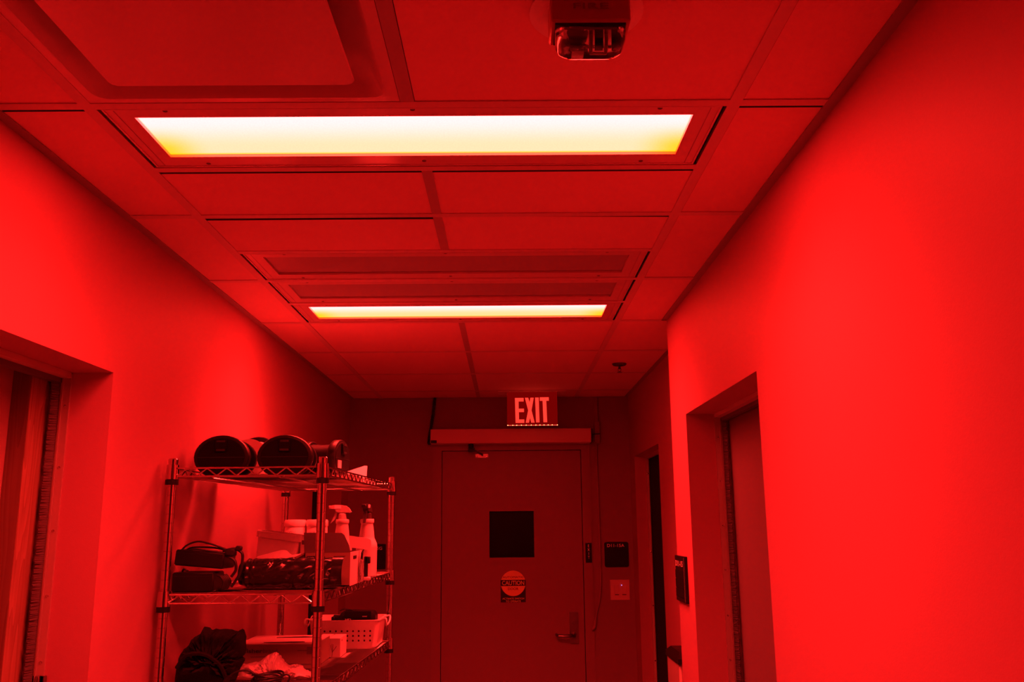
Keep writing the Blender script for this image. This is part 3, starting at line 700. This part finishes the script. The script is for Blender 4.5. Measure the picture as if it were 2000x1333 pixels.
q = MB(); q.add([(bx1, by0+.06, S2+bh), (bx1, by1, S2+bh), (bx1+.050, by1, S2+bh+.026), (bx1+.052, by0+.09, S2+bh+.030), (bx1+.046, by0+.07, S2+bh+.030), (bx1, by0+.06, S2+bh+.002), (bx1, by1, S2+bh+.002), (bx1+.050, by1, S2+bh+.028), (bx1+.052, by0+.09, S2+bh+.032), (bx1+.046, by0+.07, S2+bh+.032)],
    [(4, 3, 2, 1, 0), (5, 6, 7, 8, 9), (0, 1, 6, 5), (1, 2, 7, 6), (2, 3, 8, 7), (3, 4, 9, 8), (4, 0, 5, 9)]); 
q = MB(); q.prism([(bx1-.030, S2+bh+.010), (bx1+.006, S2+bh+.006), (bx1+.030, S2+bh+.001), (bx1+.038, S2+bh+.016), (bx1+.036, S2+bh+.034), (bx1+.028, S2+bh+.038), (bx1-.036, S2+bh+.048)], by1-.04, by1-.037); q.build('side_flap', m_cardbr, t)
q = MB(); q.prism([(bx0, S2+bh-.004), (bx0, S2+bh), (bx0-.034, S2+bh-.014), (bx0-.048, S2+bh-.026), (bx0-.040, S2+bh-.026)], by0+.004, by0+.11); q.build('left_flap', m_kraft, t)
q = MB(); q.prism(rrect(bx0+.006, bx0+.064, S2+bh-.022, S2+bh-.010, .006), by0-.002, by0-.0005); lb = q.build('printed_logo', m_ink, t)
text('lettering', 'BIO-RAD', .0062, (bx0+.035, by0-.0021, S2+bh-.016), m_printlight, lb, bold=.02, fit=.046)
q = MB(); q.box(bx1+.0005, bx1+.0015, by0+.05, by0+.11, S2+bh-.022, S2+bh-.012); q.build('printed_mark', m_ink, t)
# white paper sheet curling out of the carton
q = MB(); a_ = []
xs = [(-.628, .086), (-.600, .093), (-.570, .101), (-.556, .104), (-.545, .102), (-.536, .093), (-.528, .088), (-.50, .092), (-.490, .094)]
for (x, z_) in xs: a_.append([(x, 2.855, S2+.071), (x, 2.855, S2+.0718), (x+.006, 2.90, S2+z_+.0008), (x+.008, 2.93, S2+z_+.0008), (x+.008, 2.93, S2+z_), (x+.006, 2.90, S2+z_)])
t = thing('paper_sheet', 'curled white paper sheet lying behind the black bag roll', 'paper', (-.55, 2.91, S2))
q.loft(a_)
q.build('sheet', m_cardbr, t)
q = MB(); q.bbox(-.625, -.475, 2.87, 2.96, S2, S2+.070, b=.002); q.build('paper_stack', m_card, t)

# tilted white tub with wire handle
Xt = Matrix.Translation((-.622, 3.06, S2+.0)) @ Matrix.Rotation(.135, 4, 'Y')
t = thing('white_tub', 'tilted white plastic tub with a rolled rim and thin wire handle', 'tub', (-.60, 3.08, S2))
def trr(h, i, r=.02): return [(x, y, h) for x, y in rrect(-.072+i, .072-i, 0+i, .11-i, r)]
q = MB(Xt); q.loft([trr(.012, .018), trr(.05, .006, .022), trr(.139, .002, .018), trr(.139, .0, .018), trr(.1395, .004, .014), trr(.10, .006, .014)], sm=True); q.build('tub_body', m_white, t)
q = MB(Xt); q.loft([trr(.138, -.003), trr(.1385, -.004), trr(.158, -.004), trr(.160, -.002), trr(.160, .004), trr(.138, .003)], cap=False); q.build('rim', m_white, t)
q = MB(Xt); q.tube(cr([(-.075, -.005, .06), (-.078, -.012, .04), (-.070, -.016, .018), (-.050, -.016, .006)]), .0014, 5); q.build('wire_handle', m_white, t)
# small white carton
t = thing('small_carton', 'upright small white carton with a dark label beside the tilted tub', 'box', (-.515, 3.1, S2))
B('carton_body', m_card, t, -.531, -.499, 3.09, 3.16, S2, S2+.150, b=.001); B('printed_label', m_inkgrey, t, -.526, -.514, 3.0885, 3.0898, S2+.118, S2+.132)
# two lidded canisters
def canister(x, y, label, ink):
    t = thing('canister', label, 'canister', (x, y, S2), 'lidded canisters on the middle shelf')
    q = MB(); q.lathe([(.036, 0), (.039, .003), (.039, .180), (.037, .183)], (x, y, S2), 28); q.build('canister_body', m_white, t)
    q = MB(); q.lathe([(.0405, .178), (.0412, .180), (.0412, .198), (.038, .203), (.002, .204)], (x, y, S2), 28); q.build('lid', m_white, t)
    if ink: text('handwriting', ink[0], .0075, (x+ink[1], y-.0395, S2+.158), m_inkgrey, t, fit=ink[2], sx=1)
    return t
canister(-.636, 3.45, 'left white lidded canister at the back of the middle shelf, handwriting on its side', ('OPD-1', -.004, .028))
canister(-.553, 3.455, 'right white lidded canister at the back, half hidden by the near post', ('2018', -.012, .024))
# spray bottles
def sprayer(x, y, rz, label, trig, h=.205):
    t = thing('spray_bottle', label, 'spray bottle', (x, y, S2), 'spray bottles on the middle shelf')
    Mx = Matrix.Translation((x, y, S2)) @ Matrix.Rotation(rz, 4, 'Z')
    pf = [(.034, 0), (.038, .004), (.038, .10), (.0385, .104), (.037, .115), (.031, .128)]
    z_ = .132
    pf += [(.0275, .135), (.0270, .142), (.0262, .148), (.0255, .156), (.0245, .164), (.0235, .172), (.0225, .180), (.0215, .186), (.024, .188), (.025, .192), (.025, .200), (.0235, .203)]
    q = MB(Mx); q.lathe(pf, (0, 0, 0), 26); q.build('bottle_body', m_bottle, t)
    q = MB(Mx)
    for i in range(9): q.lathe([(.0262-.0006*i, .134+.0052*i), (.0274-.0006*i, .1355+.0052*i), (.0262-.0006*i, .137+.0052*i)], (0, 0, 0), 20)
    q.build('grip_ribs', m_bottle, t)
    q = MB(Mx); q.lathe([(.0155, .203), (.0160, .205), (.0150, .222), (.010, .225)], (0, 0, 0), 18); q.build('screw_collar', trig, t)
    q = MB(Mx); f = [(-.046, .247), (-.044, .254), (-.030, .257), (-.008, .2565), (.012, .253), (.024, .244), (.033, .230), (.030, .227), (.010, .2285), (-.018, .229), (-.024, .233), (-.028, .241), (-.044, .242)]
    q.prism(f, -.0105, .0105); q.box(-.010, .012, -.009, .009, .215, .230); hd = q.build('sprayer_head', trig, t)
    q = MB(Mx); q.prism([(-.028, .234), (-.019, .232), (-.022, .216), (-.030, .200), (-.045, .188), (-.038, .200), (-.031, .216)], -.005, .005); q.build('trigger', trig, hd)
    q = MB(Mx); q.bbox(-.052, -.044, -.008, .008, .241, .254, b=.002); q.build('nozzle', trig, hd)
    q = MB(Mx); q.box(-.030, -.005, -.0112, -.0105, .2425, .2545); q.build('head_label', m_cardbr, hd)
    return t
m_trigger = mat('trigger_plastic', (.48, .42, .39), .4)
sprayer(-.447, 3.40, 0, 'white trigger spray bottle seen side-on, half hidden behind the open carton', m_trigger)
sprayer(-.336, 3.285, math.radians(84), 'white ribbed spray bottle with dark head facing the camera, near the far post', mat('trigger_dark', (.06, .04, .04), .35))
# clear bag / tool leaning on the carton
t = thing('clear_pouch', 'clear plastic pouch standing against the side of the open carton', 'pouch', (-.29, 2.95, S2))
q = MB(); R_ = []
for i, (zz, hw, dx) in enumerate([(0, .030, 0), (.02, .034, .002), (.05, .035, -.001), (.075, .034, .002), (.094, .028, .003), (.104, .014, .006)]):
    R_.append([(-.298+dx+.004*math.sin(k*2*PI/10)*(1-i*.12)+.0012*math.sin(k*3+i*2), 2.945+hw*math.cos(k*2*PI/10), S2+zz) for k in range(10)])
q.loft(R_, sm=True); q.build('pouch', m_clear, t)
q = MB(); q.box(-.300, -.297, 2.925, 2.965, S2+.003, S2+.070); q.build('insert', m_film, t)
t = thing('marker_clip', 'small dark clip in clear wrap at the foot of the ribbed spray bottle', 'clip', (-.300, 3.06, S2))
q = MB(); q.bbox(-.306, -.294, 3.04, 3.058, S2+.012, S2+.078, b=.002); q.bbox(-.302, -.286, 3.04, 3.058, S2+.055, S2+.078, b=.002); q.build('clip', m_ink, t)
q = MB(); q.bbox(-.310, -.284, 3.035, 3.062, S2, S2+.012, b=.003); q.build('wrap', m_film, t)

# ------------------------------------------------------------------ lower shelf
def blob(poly, y, d, rings=9, seed=1, amp=.004, cx=None, cz=None):
    rnd = random.Random(seed); n = len(poly)
    cx = cx if cx is not None else sum(p[0] for p in poly)/n; cz = cz if cz is not None else sum(p[1] for p in poly)/n
    out = []
    for side in (-1, 1):
        for i in range(rings):
            s = (i+1)/rings if side < 0 else 1-(i+1)/(rings+1)
            if side > 0 and i == 0: pass
            k = math.sqrt(max(0, 1-s*s)); rg = []
            for j, (x, z_) in enumerate(poly):
                f = .5+.5*math.sin(j*1.7+seed)*math.sin(s*7+j*.6)
                rg.append((cx+(x-cx)*s, y+side*d*k*(.75+.45*f), cz+(z_-cz)*s+(amp*math.sin(j*2.3+i*1.9+seed) if s < .95 else 0)))
            out.append(rg)
    q = MB(); q.loft(out, sm=True); return q
def dens(poly, k=4, jit=.001, seed=3):
    rnd = random.Random(seed); o = []; n = len(poly)
    for i in range(n):
        a, b_ = poly[i], poly[(i+1) % n]
        for j in range(k):
            s = j/k; o.append((a[0]+(b_[0]-a[0])*s+(rnd.uniform(-jit, jit) if j else 0), a[1]+(b_[1]-a[1])*s+(rnd.uniform(-jit, jit) if j else 0)))
    return o
# bag outline in metres (x, height)
bagp = [(-.775, S3), (-.772, S3+.045), (-.765, S3+.075), (-.755, S3+.092), (-.742, S3+.102), (-.735, S3+.118), (-.725, S3+.126), (-.710, S3+.134), (-.702, S3+.150), (-.697, S3+.1535), (-.676, S3+.144), (-.666, S3+.148), (-.655, S3+.145), (-.630, S3+.146), (-.601, S3+.140), (-.590, S3+.147), (-.584, S3+.143), (-.578, S3+.120), (-.576, S3+.095), (-.580, S3+.075), (-.592, S3+.070), (-.578, S3+.060), (-.59, S3+.040), (-.60, S3+.010), (-.605, S3)]
t = thing('black_bag', 'crumpled black cloth bag slumped at the left of the lower shelf', 'bag', (-.69, 2.66, S3))
q = blob(dens(bagp, 3), 2.66, .072, seed=2, amp=.003, cz=S3+.06)
q.v = [(x, y, max(z_, S3)) for x, y, z_ in q.v]; q.build('bag_body', m_cloth, t)
q = MB(); q.tube(cr([(-.750, 2.60, S3+.05), (-.72, 2.585, S3+.085), (-.67, 2.58, S3+.088), (-.63, 2.59, S3+.060), (-.61, 2.60, S3+.02)]), [.006]*100, 6); q.build('strap', m_cloth, t)
# supply carton with logo
t = thing('supply_carton', 'brown cardboard supply carton with printed lettering on the lower shelf', 'box', (-.56, 3.02, S3))
fx0, fx1, fy0, fy1, fh = -.675, -.428, 2.905, 3.125, .071
B('carton_body', m_kraft, t, fx0, fx1, fy0, fy1, S3, S3+fh)
q = MB(); q.loft([[(fx0, fy0+.001, S3+fh), (fx1, fy0+.001, S3+fh), (fx1, fy0+.001, S3+fh+.002), (fx0, fy0+.001, S3+fh+.002)], [(fx0, fy0+.105, S3+fh+.001), (fx1, fy0+.105, S3+fh+.001), (fx1, fy0+.105, S3+fh+.004), (fx0, fy0+.105, S3+fh+.003)]]); q.build('top_flap', m_card, t)
q = MB(); q.loft([[(fx0, fy0+.109, S3+fh), (fx1, fy0+.109, S3+fh), (fx1, fy0+.109, S3+fh+.003), (fx0, fy0+.109, S3+fh+.002)], [(fx0, fy1, S3+fh), (fx1, fy1, S3+fh), (fx1, fy1, S3+fh+.003), (fx0, fy1, S3+fh+.002)]]); q.build('top_flap', m_card, t)
q = MB(); q.prism([(-.60, fy0+.030), (-.575, fy0+.026), (-.535, fy0+.029), (-.50, fy0+.027), (-.47, fy0+.032), (-.48, fy0+.042), (-.52, fy0+.040), (-.545, fy0+.036)], S3+fh+.0028, S3+fh+.0042, 'xy'); q.build('tape_tear', m_ink, t)
q = MB(); q.prism([(-.59, fy0+.152), (-.56, fy0+.158), (-.50, fy0+.170), (-.455, fy0+.152), (-.50, fy0+.149)], S3+fh+.0022, S3+fh+.0044, 'xy'); q.build('tape_tear', m_ink, t)
text('lettering', 'fisher', .0125, (-.650, fy0-.0004, S3+.053), m_ink, t, left=True, bold=.012, fit=.056)
text('lettering', 'brand', .0125, (-.592, fy0-.0004, S3+.053), m_inkgrey, t, left=True, fit=.044)
for (x0, x1, z_) in ((-.63, -.575, .034), (-.52, -.49, .013), (-.525, -.495, .009), (-.475, -.435, .011), (-.485, -.455, .052)): B('small_print', m_inkgrey, t, x0, x1, fy0-.0012, fy0-.0004, S3+z_, S3+z_+.0022)
B('printed_panel', m_grey, t, -.456, -.431, fy0-.0012, fy0-.0004, S3+.042, S3+.064)
# small glove boxes
def gbox(x, y, label):
    t = thing('glove_box', label, 'box', (x+.02, y+.05, S3), 'small glove boxes on the lower shelf')
    B('box_body', m_card, t, x, x+.040, y, y+.115, S3, S3+.062, b=.001)
    B('box_front', m_printlight, t, x+.001, x+.039, y-.0008, y, S3+.001, S3+.061)
    q = MB(); q.tube([(x+.012, y-.001, S3+.002), (x+.014, y-.001, S3+.018), (x+.027, y-.001, S3+.036)], .0009, 4); q.tube([(x+.013, y-.001, S3+.015), (x+.007, y-.001, S3+.04)], .0007, 4); q.tube([(x+.014, y-.001, S3+.018), (x+.011, y-.001, S3+.044)], .0007, 4); q.tube([(x+.014, y-.001, S3+.018), (x+.016, y-.001, S3+.042)], .0007, 4)
    q.build('hand_print', m_inkgrey, t)
    B('box_slot', m_inkgrey, t, x+.0401, x+.0405, y+.02, y+.03, S3+.050, S3+.055)
    return t
gbox(-.432, 3.13, 'small white glove box in front of the basket, right one of the pair')
gbox(-.476, 3.135, 'small white glove box partly hidden by the near post, left one of the pair')
# perforated basket
t = thing('plastic_basket', 'white perforated plastic basket with looped handles on the lower shelf', 'basket', (-.41, 3.43, S3))
kx0, kx1, ky0, ky1, kh = -.545, -.292, 3.325, 3.535, .096
def br(i, z_, r=.025): return [(x, y, z_) for x, y in rrect(kx0+i, kx1-i, ky0+i*.6, ky1-i*.6, r, 5)]
q = MB(); q.loft([br(.016, S3), br(.010, S3+.006), br(0, S3+kh), br(-.004, S3+kh+.001), br(-.004, S3+kh+.004), br(.004, S3+kh+.004), br(.014, S3+.010), br(.02, S3+.008)], sm=False); q.build('basket_body', m_white, t)
q = MB(); px = kx0+.036; fr_ = lambda z_: ky0+.006-.006*z_/kh
hm = []
for r_, cols in ((.062, range(0, 10)), (.0455, range(0, 10)), (.029, range(0, 10))):
    for c in cols:
        q.lathe([(.0034, fr_(r_)-.0008), (.0036, fr_(r_)+.0004)], (kx0+.038+c*.0205, 0, S3+r_), 8, axis='y')
tag(q.build('perforations', m_ink, t), kind='stuff')
for s_, xx in ((1, kx1), (-1, kx0)):
    q = MB(); q.tube(cr([(xx+s_*.002, 3.38, S3+kh+.002), (xx+s_*.020, 3.37, S3+kh+.004), (xx+s_*.022, 3.37, S3+kh-.014), (xx+s_*.018, 3.40, S3+kh-.022), (xx+s_*.022, 3.45, S3+kh-.014), (xx+s_*.020, 3.48, S3+kh+.004), (xx+s_*.002, 3.47, S3+kh+.002)]), .003, 6); q.build('handle', m_white, t)
# camcorder lying in the basket
t = thing('camcorder', 'black camcorder resting in the top of the white basket', 'camera', (-.385, 3.43, S3+.078))
cz_ = S3+.092
q = MB(); q.loft([[(-.452, 3.39, cz_-.01), (-.315, 3.39, cz_-.01), (-.315, 3.46, cz_-.01), (-.452, 3.46, cz_-.01)], [(-.450, 3.39, cz_+.012), (-.315, 3.39, cz_+.014), (-.315, 3.46, cz_+.014), (-.450, 3.46, cz_+.012)], [(-.440, 3.395, cz_+.028), (-.318, 3.395, cz_+.024), (-.318, 3.455, cz_+.024), (-.440, 3.455, cz_+.028)], [(-.425, 3.40, cz_+.036), (-.325, 3.40, cz_+.031), (-.325, 3.45, cz_+.031), (-.425, 3.45, cz_+.036)]]); cb_ = q.build('camera_body', m_black, t)
q = MB(); q.box(-.427, -.330, 3.386, 3.390, cz_+.010, cz_+.033); q.build('side_screen', m_black, cb_)
q = MB(); q.lathe([(.010, -.474), (.012, -.472), (.012, -.452)], (0, 3.425, cz_+.006), 14, axis='x'); q.bbox(-.476, -.464, 3.39, 3.41, cz_-.004, cz_+.014, b=.002); q.build('lens_barrel', m_black, t)
q = MB(); q.tube(cr([(-.448, 3.40, cz_+.034), (-.43, 3.40, cz_+.040), (-.40, 3.40, cz_+.037)]), .002, 5); q.build('hand_strap', m_blackc, t)
text('lettering', 'HD', .0075, (-.413, 3.3855, cz_+.004), m_printlight, t, bold=.03, fit=.022)
text('lettering', 'SONY', .004, (-.352, 3.3855, cz_+.015), m_printlight, t, bold=.02, fit=.018)
# white plastic bag
pbp = [(-.655, S3), (-.640, S3+.030), (-.60, S3+.036), (-.571, S3+.039), (-.556, S3+.047), (-.540, S3+.060), (-.522, S3+.067), (-.514, S3+.065), (-.505, S3+.052), (-.49, S3+.036), (-.478, S3+.026), (-.465, S3+.015), (-.45, S3+.024), (-.437, S3+.028), (-.425, S3+.012), (-.40, S3+.004), (-.392, S3)]
t = thing('plastic_bag', 'crumpled white plastic bag in front of the brown supply carton', 'bag', (-.53, 2.76, S3))
q = blob(dens(pbp, 3), 2.76, .060, seed=5, amp=.004, cz=S3+.015)
q.v = [(x, y, max(z_, S3+.0005)) for x, y, z_ in q.v]; q.build('bag_film', m_film, t)
# black cable coil on the bag
t = thing('cable_coil', 'coiled black cable with a plug lying in front of the white plastic bag', 'cable', (-.49, 2.60, S3))
q = MB()
for k in range(7):
    rnd = random.Random(k); a0 = rnd.uniform(0, 6); pts = []
    for i in range(25):
        a = a0+2*PI*i/24; pts.append((-.495+(.034+.003*k % .01)*math.cos(a), 2.60+.040*math.sin(a)+rnd.uniform(-.001, .001), S3+.006+.0045*k*.9+.004*math.sin(2*a+k)))
    q.tube(pts, .0028, 6)
q.tube(cr([(-.520, 2.60, S3+.012), (-.524, 2.58, S3+.030), (-.540, 2.58, S3+.043), (-.565, 2.58, S3+.044), (-.588, 2.58, S3+.036), (-.597, 2.58, S3+.026)]), .0028, 6)
q.tube(cr([(-.470, 2.59, S3+.016), (-.455, 2.585, S3+.026), (-.442, 2.585, S3+.032), (-.432, 2.585, S3+.028), (-.434, 2.585, S3+.016), (-.445, 2.585, S3+.004)]), .0028, 6)
q.build('cable', m_blackc, t)
q = MB(); q.tube([(-.597, 2.58, S3+.030), (-.603, 2.58, S3+.018), (-.609, 2.58, S3+.006)], [.005, .009, .009], 8); q.build('plug', m_black, t)
